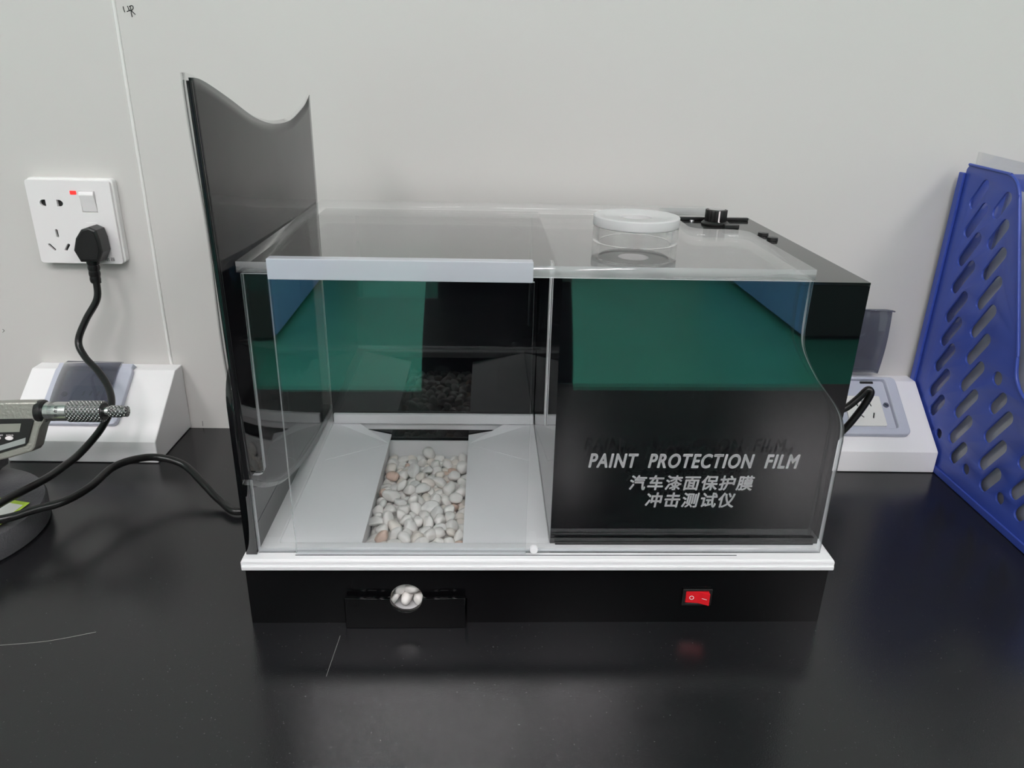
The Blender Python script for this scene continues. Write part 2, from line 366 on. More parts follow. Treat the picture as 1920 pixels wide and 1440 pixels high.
# drawer with the stone pan
dr = empty('drawer', (0, 0, 0), parent=MACH)
lo = [(.0703, .0103), (.1572, .0103), (.1572, .0366)] + [(.1145+.0117*math.cos(-.03-(PI-.06)*i/18), .0364+.0122*math.sin(-.03-(PI-.06)*i/18)) for i in range(19)] + [(.0703, .0366)]
f_ = plate('drawer_front', [lo], .0040, XZ(-.0062), M['blackd'], dr, bev=.0003)
pb = .0210
boxes('stone_pan', [(.0722, .0745, .0046, .2245, pb-.002, .0505), (.1553, .1568, .0046, .2245, pb-.002, .0505), (.0746, .1552, .2222, .2245, pb-.002, .0495), (.0722, .1568, .0046, .0280, pb-.0045, pb-.0021), (.0722, .1568, .0281, .2245, pb+.0036, pb+.0058)], M['whiteg'], dr)
# white deck with the hopper opening
deck = plate('deck_plate', [[(-.0010, -.0042), (W+.001, -.0042), (W+.001, .2715), (-.001, .2715)], [(.0208, .019), (.0208, .2262), (.2190, .2262), (.2190, .019)]], .0082, XY(.0600), M['deckw'], MACH, bev=.0016, smooth=.6)
box('lip_bead', -.0008, W+.0008, -.0056, -.0040, .0604, .0640, M['deckw'], MACH, bev=.0007)
for nm, x0, x1, xi, sg in (('hopper_slope', .0208, .0208, .0772, 1), ('hopper_slope', .2190, .2190, .1543, -1)):
    prism(nm, [(x0-.0000*sg, .0679), (xi, .0552), (xi, .0538), (x0, .0645)], .0192, .2260, 'y', M['white'], MACH)
# small folded end wings at the back of each slope
for x0, xi in ((.0208, .0772), (.2190, .1543)):
    bm = bmesh.new()
    vs = [bm.verts.new(c) for c in ((x0, .2258, .0679), (x0+(xi-x0)*.45, .2258, .0672), (xi, .2050, .0552), (x0+(xi-x0)*.12, .150, .0663))]
    bm.faces.new((vs[0], vs[1], vs[2])); bm.faces.new((vs[0], vs[2], vs[3]))
    o = link('corner_wing', bm_mesh(bm, 'corner_wing'), M['white'], MACH); sm = o.modifiers.new('s', 'SOLIDIFY'); sm.thickness = .0006; sm.offset = 0
# chamber walls
P('rear_panel', .0200, .2190, .2274, .2640, .0460, .2715, M['black'])
P('rear_trim', .0215, .2190, .2225, .2272, .0684, .0785, M['white'], bev=.0008)
P('white_strip', .2184, .2194, .0905, .1020, .1300, .2620, M['white'], bev=.0002)  # thin upright white strip on the cabinet's left wall
plate('side_panel', [[(.0027, .0684), (.2640, .0684), (.2640, .2130), (.0330, .2130)] + [(.0330-.0303*math.sin(PI/2*i/8), .1830+.0300*math.cos(PI/2*i/8)) for i in range(1, 9)]], .0076, YZ(.0012), M['black'], MACH)
# black cabinet on the right
P('cabinet_front', .2195, .4207, .0170, .0200, .0684, .2668, M['black'])
P('cabinet_wall', .2195, .2225, .0201, .2620, .0684, .2668, M['black'])
P('cabinet_wall', .4177, .4207, .0201, .2620, .0684, .2668, M['black'])
P('cabinet_back', .2226, .4176, .2590, .2620, .0684, .2668, M['black'])
P('cabinet_top', .2195, .4207, .0168, .2660, .2670, .2690, M['blacktop'], bev=.0002)
P('cabinet_foot_strip', .2230, .4170, .0150, .0168, .0684, .0745, M['blackd'], bev=.0004)
# clear fixed front
fp = [(.0092, ZT+.0003), (.4179, ZT+.0003), (.4179, .158)]
fp += [(a.x, a.y) for a in cr([(.4179, .160, 0), (.4167, .1695, 0), (.4132, .1790, 0), (.4059, .1895, 0), (.3944, .203, 0), (.3835, .2195, 0), (.3785, .232, 0), (.3774, .2472, 0)], 5)]
fp += [(.3774, .2722), (.0195, .2722), (.0195, .1350), (.0185, .1325), (.0160, .1315), (.0092, .1315)]
cf = plate('clear_front', [fp], .0060, XZ(.0048), M['clear'], MACH)
edge_slots(cf, 1, [M['clear'], M['edge']])
dgr = P('door_groove', .0360, .3550, .0018, .0024, .0679, .0684, M['darkhole'])
# sliding clear door
door = empty('sliding_door', parent=MACH)
dp_ = box('door_sheet', .0370, .2006, .0012, .0042, .0700, .2700, M['clear'], door); edge_slots(dp_, 1, [M['clear'], M['edge']])
box('door_cap', .0374, .1995, -.0010, .0075, .2702, .2832, M['capm'], door, .0006)
lathe('door_stop', [(.0001, -.002), (.0028, -.002), (.0028, .001), (.0001, .001)], M['white'], MACH, axis='y', at=(.2065, .0025, .0735), seg=16)
# clear lid with the notch round the controls
lid = [(.0165, .0070), (.3792, .0070), (.3792, .1230)] + arc(.3642, .1300, .0150, 0, PI/2, 6)[1:] + [(.3500, .1450)]
lid += [(.3344+.012-.012*math.sin(PI/2*i/6), .145+.012-.012*math.cos(PI/2*i/6)) for i in range(7)] + [(.3344, .238)]
lid += [(.3344-.0, .238)] + [(.3344-.006+.006*math.cos(PI/2*i/4), .238+.010*math.sin(PI/2*i/4)) for i in range(1, 4)] + [(.3300, .2505), (.3780, .2505), (.3780, .2640), (.0165, .2640)]
lid = [q for i, q in enumerate(lid) if i == 0 or (abs(q[0]-lid[i-1][0])+abs(q[1]-lid[i-1][1]) > 1e-5)]
ld = plate('clear_lid', [lid], .0068, XY(ZL), M['clear'], MACH); edge_slots(ld, 2, [M['clear'], M['edge2'], M['lidedge']])
for p in ld.data.polygons:
    if p.normal.y < -.8 and p.center.y < .02: p.material_index = 2
# lettering on the clear front
def lettering(name, txt, x0, x1, z0, z1, shear, bold, space):
    me = bold_text(txt, x0, x1, z0, z1, .00012, XZ(.00466), shear, space, bold); me.name = name
    o = link(name, me, M['letter'], MACH); o['label'] = 'silver lettering reading %s' % txt; return o
lettering('lettering', 'PAINT  PROTECTION  FILM', .2423, .3897, .1386, .1499, .20, .00036, 1.16)
lettering('lettering', '汽车漆面保护膜', .2720, .3602, .1210, .1330, .12, .00026, 1.14)
lettering('lettering', '冲击测试仪', .2843, .3484, .1070, .1192, .12, .00026, 1.14)
# power switch
sw = empty('rocker_switch', (.3289, -.0002, .0337), parent=MACH)
plate('bezel', [rrect(-.0111, .0111, -.0072, .0072, .0008), rrect(-.0086, .0086, -.0052, .0056, .0004)], .0016, XZ(-.0017), M['blackpl'], sw, bev=.0003)
rk = prism('rocker', [(-.0084, .0008), (-.0084, -.0008), (.0012, -.0018), (.0084, -.0052), (.0084, .0008)], -.0050, .0054, 'z', M['red'], sw, .0003)
me = plate_mesh([arc(-.0042, .0002, .0017, 0, 2*PI-.2, 20), arc(-.0042, .0002, .00125, 0, 2*PI-.2, 20)], .0001, lambda a, b, c: (a, -.0015-(a+.0084)*.10-c, b)); link('off_mark', me, M['whitemark'], rk)
me = plate_mesh([[(.0032, .00), (.0064, .0), (.0064, .0004), (.0032, .0004)]], .0001, lambda a, b, c: (a, -.0020-(a-.0012)*.47-c, b)); link('on_mark', me, M['whitemark'], rk)
# controls at the back of the cabinet top
kb = empty('speed_knob', (.3780, .2270, .2692), parent=MACH)
lathe('skirt', [(.0001, 0), (.0125, 0), (.0125, .0012), (.0105, .0030), (.0001, .0030)], M['blackpl'], kb, seg=40)
fl = []
for i in range(72):
    a = 2*PI*i/72; fl.append(((.0094+.0004*(1 if (i // 2) % 2 else -1))*math.cos(a), (.0094+.0004*(1 if (i // 2) % 2 else -1))*math.sin(a)))
plate('grip', [fl], .0098, XY(.0031), M['blackpl'], kb, bev=.0003)
lathe('cap', [(.0001, .0130), (.0072, .0130), (.0072, .0133), (.0001, .0133)], M['alu'], kb, seg=32)
boxes('pointer', [(-.0006, .0006, -.0100, -.0097, .0031, .0128), (-.0006, .0006, -.0122, -.0108, .0031, .0034)], M['whitemark'], kb)
P('black_bar', .3420, .4150, .2460, .2500, .2692, .2718, M['blackpl'], bev=.0004)  # low black bar just in front of the lid's rear tail
tg = P('toggle', .3790, .3920, .2010, .2080, .2692, .2730, M['blackpl'], bev=.0006)
for bx_, by_ in ((.4046, .1760), (.4052, .1556)): lathe('button', [(.0001, 0), (.0045, 0), (.0042, .0022), (.0001, .0026)], M['blackpl'], MACH, at=(bx_, by_, .2692), seg=20)
lathe('panel_screw', [(.0001, 0), (.0022, 0), (.0018, .0010), (.0001, .0012)], M['screw'], MACH, at=(.3600, .2400, .2692), seg=16)

# feed collar on the lid
bpy.context.view_layer.update()
cup = empty('feed_collar', MACH.matrix_basis @ Vector((.2787, .0915, ZL+.0069))); cup.scale = (MS, MS, MS)
tag(cup, 'clear acrylic ring with a frosted white cap standing on the clear lid', 'acrylic ring')
lathe('clear_ring', [(.0308, 0), (.0308, .0112), (.0262, .0112), (.0262, 0)], M['glass'], cup, seg=64)
lathe('frosted_cap', [(.0112, .0114), (.0306, .0114), (.0310, .0120), (.0310, .0178), (.0304, .0184), (.0235, .0184), (.0222, .0176), (.0125, .0176), (.0112, .0168)], M['frost'], cup, seg=64)

# ================================================================== pebbles
def pebble_mesh(i):
    bm = bmesh.new(); bmesh.ops.create_icosphere(bm, subdivisions=3, radius=1)
    rnd = random.Random(100+i); ax = [rnd.uniform(1.05, 1.4), rnd.uniform(.85, 1.08), rnd.uniform(.62, .85)]
    dirs = [(Vector((rnd.gauss(0, 1), rnd.gauss(0, 1), rnd.gauss(0, 1))).normalized(), rnd.uniform(.62, .86)) for _ in range(6)]
    for v in bm.verts:
        n = v.co.copy()
        for d, h in dirs:                       # worn flat facets
            e = v.co.dot(d)
            if e > h: v.co -= d*(e-h)*.75
        v.co = Vector((v.co.x*ax[0], v.co.y*ax[1], v.co.z*ax[2]))*(1+.05*math.sin(3*n.x+i)*math.cos(2.3*n.y))
    me = bm_mesh(bm, 'pebble'); 
    for p in me.polygons: p.use_smooth = True
    return me
pm_w = []
for i in range(14):
    me = pebble_mesh(i); me.materials.append(M['peb'][(0, 0, 1, 0, 2)[i % 5]]); pm_w.append(me)
pm_p = []
for i in range(3):
    me = pebble_mesh(40+i); me.materials.append(M['pebpink']); pm_p.append(me)
NP = 320
rg = np.random.default_rng(5)
px = np.stack([rg.uniform(.080, .150, NP), .006+.206*rg.random(NP)**1.12, rg.uniform(.024, .075, NP)], 1)
pr = np.clip(rg.normal(.0051, .0007, NP), .0038, .0068)
lo_ = np.array([.0748, .0050, pb-.0018]); hi_ = np.array([.1550, .2215, .2])
for it in range(420):
    px[:, 2] -= .0006 if it < 330 else .0001
    for _ in range(2):
        d = px[:, None]-px[None]; L_ = np.sqrt((d**2).sum(2))+1e-9; ov = (pr[:, None]+pr[None])*.93-L_
        np.fill_diagonal(ov, 0); ov = np.clip(ov, 0, None)
        px += .42*((d/L_[..., None])*ov[..., None]).sum(1)*.5
        px = np.minimum(np.maximum(px, lo_+pr[:, None]*.9), hi_-pr[:, None]*.9)
        px[:, 2] = np.maximum(px[:, 2], np.where(px[:, 1] > .03, pb+.006, pb)+pr*.9)
pink = set(rg.choice(NP, 13, replace=False).tolist())
mw = MACH.matrix_basis
for i in range(NP):
    o = bpy.data.objects.new('pebble', pm_p[i % 3] if i in pink else pm_w[i % 14]); COL.objects.link(o)
    o.location = mw @ Vector(px[i]); s = pr[i]*1.02*MS; o.scale = (s, s, s)
    o.rotation_euler = (rg.normal(0, .5), rg.normal(0, .5), rg.uniform(0, 6.28))
    if px[i][1] < .016 and abs(px[i][0]-.1143) < .0135: tag(o, 'small pale pebble showing in the round finger hole of the drawer', 'pebble', 'pebbles behind the drawer hole')
    elif i in pink: tag(o, 'small pinkish tumbled pebble among the white ones in the tray', 'pebble', 'pink pebbles in the tray')
    else: tag(o, 'small white tumbled pebble heaped in the machine tray', 'pebble', 'white pebbles in the tray')

# ================================================================== film sheet in the side slot
FS = empty('film_sheet', MLOC, MROT); FS.scale = (MS, MS, MS)
tag(FS, 'tall glossy black film sheet with scooped top standing in the left slot', 'film sheet')
def ip(x, xs, ys):
    return float(np.interp(x, xs, ys))
def film_grid(name, off, ytop0, ytop1, m, grow=0., nu=44, nv=40, parent=None, thick=.0005, wavy=0.):
    tv = [0, .06, .2, .36, .5, .62, .74, .86, .94, 1]; tz = [.3835, .3822, .3722, .3600, .3538, .3522, .3534, .3590, .3640, .3705]
    bv = [0, .06, .12, .28, .5, .75, 1]; bz = [.1320, .1225, .1120, .0925, .0780, .0715, .0690]
    # smooth the two cut lines
    topc = cr([(a, b, 0) for a, b in zip(tv, tz)], 8); botc = cr([(a, b, 0) for a, b in zip(bv, bz)], 8)
    bm = bmesh.new(); g = []
    for i in range(nu+1):
        s = (i/nu)
        zt = ip(s, [p.x for p in topc], [p.y for p in topc])+grow; zb = ip(s, [p.x for p in botc], [p.y for p in botc])-grow*.3
        row = []
        for j in range(nv+1):
            t = j/nv; z = zb+(zt-zb)*t
            y0 = -.0020-(z-.13)/.25*(.0115) - ytop0 + wavy*math.sin(z*47)*.5; y1 = .2530+ytop1
            y = y0+(y1-y0)*s
            x = .0106+.0042*(1-math.exp(-4.5*s))/(1-math.exp(-4.5)) + .0006*math.sin(PI*s)*math.sin(PI*t) + off
            # the bottom front corner curls into the box
            kx = max(0, 1-t/.18)*max(0, 1-s/.6); x += .006*kx*kx*(s/.3 if s < .3 else 1)
            row.append(bm.verts.new((x, y, z)))
        g.append(row)
    for i in range(nu):
        for j in range(nv): bm.faces.new((g[i][j], g[i+1][j], g[i+1][j+1], g[i][j+1]))
    o = link(name, bm_mesh(bm, name), m, parent, 3.14)
    so = o.modifiers.new('s', 'SOLIDIFY'); so.thickness = thick; so.offset = 0
    return o
film_grid('black_film', 0, 0, 0, M['film'], parent=FS)
film_grid('backing_liner', -.0016, .0058, .0025, M['clearliner'], grow=.0024, parent=FS, thick=.0002, wavy=.0035)
edge_pts = [(.0106, -.0020-(z-.13)/.25*.0115-.0004, z) for z in np.linspace(.133, .382, 24)]
tube('rolled_edge', edge_pts, .0016, M['film'], FS, 10, 2)

# ================================================================== wall socket
SK = empty('wall_socket', (-.5157, 0, .2392)); tag(SK, 'white square wall socket with rocker switch beside the wall seam', 'wall socket')
plate('back_box', [rrect(-.0425, .0448, -.0425, .0448, .004)], .0085, lambda a, b, c: (a, -.0086+c, b), M['sockback'], SK, bev=.001, smooth=.6)
holes = []
def dshape(cx, cz, sg):
    return [(cx+sg*.0030, cz+.0034), (cx+sg*.0030, cz-.0034)]+[(cx+sg*(.0015-.0045*math.cos(a)), cz+.0034*math.sin(a)) for a in np.linspace(-PI/2, PI/2, 9)]
holes.append(dshape(-.0286, .0196, 1)); holes.append(dshape(-.0110, .0196, -1))
holes += [capsule(-.0203, -.0115, .0086, .0024, PI/2+.03), capsule(-.0285, -.0262, .0092, .0026, -.85), capsule(-.0126, -.0262, .0092, .0026, .95)]
swh = rrect(.0106, .0262, .0108, .0325, .0006, 3)
fpt = plate('faceplate', [rrect(-.043, .043, -.043, .043, .003)]+holes+[swh], .0035, lambda a, b, c: (a, -.0121+c, b), M['sock'], SK, bev=.0004, smooth=.6)
plate('socket_shade_sheet', [rrect(-.036, .003, -.036, .028, .002)], .0006, lambda a, b, c: (a, -.0091+c, b), M['darkhole'], SK)  # dark sheet behind the slots stands in for the shade inside
prism('switch_rocker', [(-.0088, .0327), (-.0138, .0322), (-.0152, .0285), (-.0130, .0200), (-.0116, .0112), (-.0088, .0110)], .0110, .0258, 'x', M['sock'], SK, .0005)
plate('indicator', [rrect(.0015, .0078, .0288, .0326, .0006, 3)], .0005, XZ(-.0126), M['redled'], SK)
plate('blank_shutter', [rrect(.0118, .0235, -.0120, .0004, .0008, 3)], .0006, XZ(-.0127), M['sock'], SK, bev=.0001)
plate('blank_shutter', [rrect(.0235, .0330, -.0340, -.0205, .0008, 3)], .0006, XZ(-.0127), M['sock'], SK, bev=.0001)
for i, (xx, ln) in enumerate(((.0250, .0045), (.0305, .0045))):
    me = text_mesh(('电', '器')[i], xx, xx+ln, -.0400, -.0362, .0001, XZ(-.01222)); link('printed_mark', me, M['pencil'], SK)

# ================================================================== power cord from the socket to the machine
PC = empty('power_cord', (0, 0, 0)); tag(PC, 'black power cord from the wall socket plug round to the machine', 'power cord')
pl = [(-.5105, .2146), (-.5062, .2273), (-.4992, .2362), (-.4910, .2386), (-.4842, .2356), (-.4822, .2260), (-.4815, .2130), (-.4868, .2030), (-.5056, .2026)]
pg = plate('plug', [pl], .0205, XZ(-.0338), M['blackpl'], PC, bev=.0022, smooth=.7)
ins = [(-.4950+(a+.4950)*.80, .2195+(b-.2195)*.80) for a, b in pl]
plate('plug_grip', [ins], .0006, XZ(-.0345), mat('grip_dots', (.006, .006, .006), .5, bump=(2200, 1, .001)), PC)
sr = empty('strain_relief', parent=PC)
for i in range(4):
    zc = .2035-.0062*i
    lathe('collar', [(.0001, -.0027), (.0060-.0003*i, -.0027), (.0064-.0003*i, 0), (.0060-.0003*i, .0027), (.0001, .0027)], M['rubber'], sr, at=(-.4978, -.0240-.0006*i, zc-.0020), seg=20)
tube('sleeve', [(-.4975, -.0240, .207), (-.4972, -.0262, .179)], .0048, M['rubber'], sr, 14, 1)
cable = [(-0.4968, -0.0262, 0.1900), (-0.4966, -0.0270, 0.1829), (-0.4983, -0.0290, 0.1626), (-0.5117, -0.0340, 0.1404), (-0.5207, -0.0400, 0.1183), (-0.5111, -0.0500, 0.1040), (-0.4915, -0.0650, 0.0937), (-0.4757, -0.0800, 0.0802), (-0.4666, -0.1000, 0.0680), (-0.4703, -0.1200, 0.0529), (-0.4789, -0.1470, 0.0404), (-0.4836, -0.1680, 0.0376), (-0.4876, -0.1880, 0.0366), (-0.4946, -0.2170, 0.0382), (-0.4987, -0.2400, 0.0401), (-0.5050, -0.2750, 0.0410), (-0.5250, -0.3200, 0.0400), (-0.5700, -0.3700, 0.0350), (-0.6400, -0.4000, 0.0300), (-0.6900, -0.3800, 0.0250), (-0.6600, -0.3350, 0.0300), (-0.6000, -0.3000, 0.0340), (-0.5400, -0.2750, 0.0360), (-0.4883, -0.2586, 0.0360), (-0.4702, -0.2440, 0.0360), (-0.4513, -0.2287, 0.0360), (-0.4404, -0.2042, 0.0370), (-0.4355, -0.1715, 0.0390), (-0.4204, -0.1539, 0.0390), (-0.4039, -0.1436, 0.0350), (-0.3808, -0.1454, 0.0280), (-0.3578, -0.1621, 0.0180), (-0.3371, -0.1777, 0.0080), (-0.3135, -0.1926, 0.0052), (-0.2830, -0.1600, 0.0052), (-0.2720, -0.1100, 0.0052), (-0.2620, -0.0650, 0.0052), (-0.2350, -0.0450, 0.0052), (-0.2000, -0.0450, 0.0100)]
tube('cable', cable, .0036, M['rubber'], PC, 14, 8)

# ================================================================== desktop socket boxes
BP = [(-.0005, .0005), (-.0005, .0788), (-.0195, .0788), (-.0912, .0250), (-.0912, .0005)]      # side profile in y, z
sn = Vector((0, -.0538, .0717)).normalized()                                          # across the sloped face
sd = Vector((0, -.0717, -.0538)).normalized()                                         # down the slope
def slope(a, s, h=0): return Vector((a, -.0195, .0788))+sd*s+sn*h
def slope_plate(name, loops, h0, th, m, parent, bev=0):
    return plate(name, loops, th, lambda a, b, c: slope(a, b, h0+c), m, parent, bev, .3 if bev else None)
def socket_box(x0, x1, fx0, fx1, label):
    T = empty('socket_box', (0, 0, 0)); tag(T, label, 'socket box', 'white desk socket boxes on the bench')
    prism('housing', BP, x0, x1, 'x', M['boxw'], T, .0012)
    return T
BL = socket_box(-.5902, -.4325, 0, 0, 'white sloped desk socket box with its smoked cover closed, under the wall socket')
fx0, fx1 = -.5600, -.4760
slope_plate('cover_frame', [rrect(fx0, fx1, .000, .0720, .006), rrect(fx0+.010, fx1-.016, .003, .0640, .003)], .0002, .0060, M['laven'], BL, .0012)
prism('frame_cheek', [(-.0110, .0790), (-.0185, .0856), (-.0300, .0790), (-.0300, .0712), (-.0195, .0790)], fx0+.001, fx0+.009, 'x', M['laven'], BL, .0008)
prism('frame_cheek', [(-.0110, .0790), (-.0185, .0856), (-.0300, .0790), (-.0300, .0712), (-.0195, .0790)], fx1-.015, fx1-.002, 'x', M['laven'], BL, .0008)
ibp = [rrect(-.5360, -.4960, .0230, .0620, .002)] + [capsule(-.5228+.0077*i, .0325, .0068, .0020, PI/2+.25) for i in range(3)]
slope_plate('socket_insert', ibp, .0003, .0020, M['laven'], BL)
slope_plate('slot_backing', [rrect(-.528, -.504, .028, .037, .001)], .00022, .0004, M['darkhole'], BL)
o = slope_plate('screw', [arc(-.5440, .0330, .0030, 0, 2*PI-.3, 14)], .0003, .0012, M['darkhole'], BL)
bm = bmesh.new(); g = []
for i in range(13):
    s = -.008+.070*i/12; hh = .0066+.0030*math.sin(PI*i/12)-(.004 if i == 0 else 0)
    g.append([bm.verts.new(slope(a, s, hh)) for a in (fx0+.0085, fx1-.0145)])
for a, b in zip(g, g[1:]): bm.faces.new((a[0], a[1], b[1], b[0]))
o = link('cover', bm_mesh(bm, 'cover'), M['smoke'], BL, 3.14); so = o.modifiers.new('s', 'SOLIDIFY'); so.thickness = .0014; so.offset = 0

BR = socket_box(.2450, .4030, 0, 0, 'white sloped desk socket box with its smoked cover raised, behind the machine')
fx0, fx1 = .2900, .3755
slope_plate('cover_frame', [rrect(fx0, fx1, -.001, .0720, .006), rrect(fx0+.012, fx1-.012, .002, .0640, .003)], .0002, .0072, M['laven'], BR, .0014)
slope_plate('frame_floor', [rrect(fx0+.0122, fx1-.0122, .0022, .0638, .003)], .00025, .0022, M['laven'], BR)
isl = [rrect(.3130, .3532, .0225, .0600, .0015)] + [capsule(.3255+.0075*i, .0320, .0080, .0017, PI/2-.25) for i in range(3)] + [capsule(.3273, .0470, .0080, .0017, .75), capsule(.3415, .0470, .0080, .0017, PI/2+.35)]
slope_plate('socket_insert', isl, .0025, .0016, M['cream'], BR)
slope_plate('slot_backing', [rrect(.318, .350, .026, .055, .001)], .0026, .0004, M['darkhole'], BR)
slope_plate('screw', [arc(.3588, .0335, .0031, 0, 2*PI-.3, 14)], .0025, .0012, M['screw'], BR)
slope_plate('screw_slot', [capsule(.3588, .0335, .0040, .0008, .6)], .0037, .0002, M['darkhole'], BR)
for hx in (.3180, .3440): slope_plate('hinge_slot', [rrect(hx-.0075, hx+.0075, .0030, .0056, .0006)], .0025, .0006, M['darkhole'], BR)
bm = bmesh.new(); g = []
for i in range(13):
    t = i/12; z = .0870+.0745*t; y = -.0135-.0035*math.sin(PI*t)-.002*t; xr = .3590-.0040*t*0
    g.append([bm.verts.new((.2960, y, z)), bm.verts.new((xr-.005, y, z)), bm.verts.new((xr, y-.0035, z))])
for a, b in zip(g, g[1:]):
    bm.faces.new((a[0], a[1], b[1], b[0])); bm.faces.new((a[1], a[2], b[2], b[1]))
v1 = [bm.verts.new((c.co.x, c.co.y-.006, c.co.z+.0005)) for c in g[-1]]
bm.faces.new((g[-1][0], g[-1][1], v1[1], v1[0])); bm.faces.new((g[-1][1], g[-1][2], v1[2], v1[1]))
o = link('raised_cover', bm_mesh(bm, 'raised_cover'), M['smoke'], BR, .7); so = o.modifiers.new('s', 'SOLIDIFY'); so.thickness = .0014; so.offset = 0

# cord looping from behind the machine beside the raised cover
LC = tag(tube('looped_cord', [(.145, -.0555, .060), (.175, -.050, .062), (.215, -.070, .066), (.240, -.105, .074), (.262, -.118, .0815), (.2765, -.120, .0880), (.2872, -.120, .0985), (.2952, -.120, .1085), (.2985, -.1215, .1060), (.2955, -.122, .0960), (.2890, -.122, .0820), (.2795, -.122, .0660), (.262, -.118, .040), (.240, -.100, .012), (.215, -.070, .0060), (.170, -.040, .0050), (.080, -.025, .0050)], .0036, M['rubber'], None, 12, 8),
         'black cord looping up beside the raised smoked cover', 'cord')

# ================================================================== magazine file
MF = empty('magazine_file', (.4055, 0, 0)); tag(MF, 'blue plastic magazine file with slanted slots against the wall', 'magazine file')
side = [(-.0135, .0012), (-.2620, .0012), (-.2620, .1150)]
side += [(a.x, a.y) for a in cr([(-.2000, .1240, 0), (-.1880, .1275, 0), (-.1768, .1330, 0), (-.1680, .1420, 0), (-.1634, .1530, 0), (-.1585, .1700, 0)], 5)]
side += [(-.1085, .2890)] + [(a.x, a.y) for a in cr([(-.1060, .2960, 0), (-.1000, .3060, 0), (-.0920, .3120, 0), (-.0820, .3150, 0)], 4)] + [(-.0185, .3170), (-.0145, .3120)]
S_ = [(-.0449, .2905, .034), (-.0500, .2655, .043), (-.0513, .2364, .0435), (-.0525, .2080, .0445), (-.0540, .1765, .044), (-.0555, .1500, .043), (-.0560, .1208, .043), (-.0580, .0927, .044), (-.0640, .0690, .032),
      (-.0837, .2855, .030), (-.0890, .2588, .036), (-.0945, .2315, .041), (-.0985, .2035, .044), (-.1011, .1755, .045), (-.1045, .1475, .044), (-.1066, .1190, .0445), (-.1088, .0900, .0445), (-.1110, .0620, .045), (-.1179, .0385, .033),
      (-.1535, .1100, .028), (-.1628, .0890, .047), (-.1658, .0605, .047), (-.1724, .0375, .036), (-.2095, .0800, .028), (-.2150, .0550, .042), (-.2251, .0360, .032), (-.2480, .0620, .024)]
hl = [capsule(y, z, l, .0126, math.radians(124)) for y, z, l in S_]
hl += [arc(y, z, r, 0, 2*PI-.4, 12) for y, z, r in ((-.1432, .1316, .0068), (-.1353, .0289, .0055), (-.1914, .0283, .0058), (-.0790, .0420, .0055))]
sm_ = plate_mesh([side]+hl, .0022, YZ(0), .0005)
for xo in (0, .0775):
    o = link('side_panel', sm_.copy(), M['bluepl'], MF, .6); o.location = (xo, 0, 0)
rim = [(-.0165, .3155), (-.0820, .3128), (-.0920, .3098), (-.0985, .3045), (-.1040, .2955), (-.1065, .2885)]
def sidetube(name, pts, r): return tube(name, [(-.0004, a, b) for a, b in pts], r, M['bluepl'], MF, 8, 3)
sidetube('rim_bead', [(q[0], q[1]) for q in side[2:-1]], .0014)
box('back_panel', .0023, .0774, -.0160, -.0135, .0012, .3080, M['bluepl'], MF, .0005)
box('back_rib', -.0030, .0000, -.0160, -.0075, .0012, .3085, M['bluepl'], MF, .0008)
box('base_rib', -.0022, .0000, -.2620, -.0165, .0005, .0080, M['bluepl'], MF, .0006)
box('bottom_panel', .0023, .0774, -.2600, -.0165, .0012, .0034, M['bluepl'], MF)
box('front_panel', .0023, .0774, -.2620, -.2601, .0012, .1150, M['bluepl'], MF, .0004)
def sheet(name, label, cat, x, y0, y1, z0, z1, th, m, lean=0, bow=0, grp=None):
    bm = bmesh.new(); g = []
    for i in range(15):
        s = i/14; g.append([bm.verts.new((x+lean*t+bow*math.sin(PI*s)*t, y0+(y1-y0)*s, z0+(z1-z0)*t-.012*s*t)) for t in np.linspace(0, 1, 11)])
    for i in range(14):
        for j in range(10): bm.faces.new((g[i][j], g[i+1][j], g[i+1][j+1], g[i][j+1]))
    o = link(name, bm_mesh(bm, name), m, None, 3.14); so = o.modifiers.new('s', 'SOLIDIFY'); so.thickness = th; so.offset = 0
    tag(o, label, cat, grp); return o
sheet('document_sleeve', 'clear plastic sleeve poking out of the top of the blue file', 'document sleeve', .4100, -.0180, -.2450, .0050, .3295, .0005, M['clearsleeve'], .0015, .001)
sheet('document_sleeve', 'cloudy plastic sleeve behind the tallest one in the blue file', 'document sleeve', .4150, -.0640, -.2500, .0050, .3000, .0008, M['sleeve'], .006, .006)
sheet('document_sleeve', 'plastic sleeve furthest from the slotted side in the blue file', 'document sleeve', .4430, -.0600, -.2520, .0050, .3020, .0008, M['sleeve'], .006, -.003)
tag(box('paper_stack', .4340, .4385, -.2480, -.1050, .0042, .0640, M['paper'], None, .0004), 'low stack of white papers standing in the blue file', 'papers')
tag(box('paper_stack', .4540, .4640, -.2480, -.0500, .0042, .2900, M['paper'], None, .0006), 'tall stack of white papers standing in the blue file', 'papers')

# ================================================================== micrometer on its stand
MCx, MCy, MCz = -.4878, -.1735, .0972
MC = empty('digital_micrometer', (MCx, MCy, MCz), (-.22, -.012, 0)); tag(MC, 'grey digital micrometer with knurled steel thimble, held in a stand', 'micrometer')
kpx = 1/2055.
def q(u, v): return ((u-80)*kpx, (771-v)*kpx)
fr = [q(*a) for a in ((-70, 757), (24, 752), (76, 751), (86, 756), (89, 786), (80, 800), (67, 838), (61, 845), (18, 858), (-40, 872), (-110, 880), (-170, 860), (-200, 800), (-200, 745), (-160, 745), (-150, 790), (-120, 812), (-85, 800))]
plate('frame', [fr], .0150, XZ(-.0065), M['hammer'], MC, bev=.0016, smooth=.7)
plate('display_bezel', [[q(*a) for a in ((-72, 784), (68, 782), (71, 786), (56, 828), (50, 834), (-30, 858), (-72, 850))]], .0012, XZ(-.0078), M['blackpl'], MC, bev=.0003)
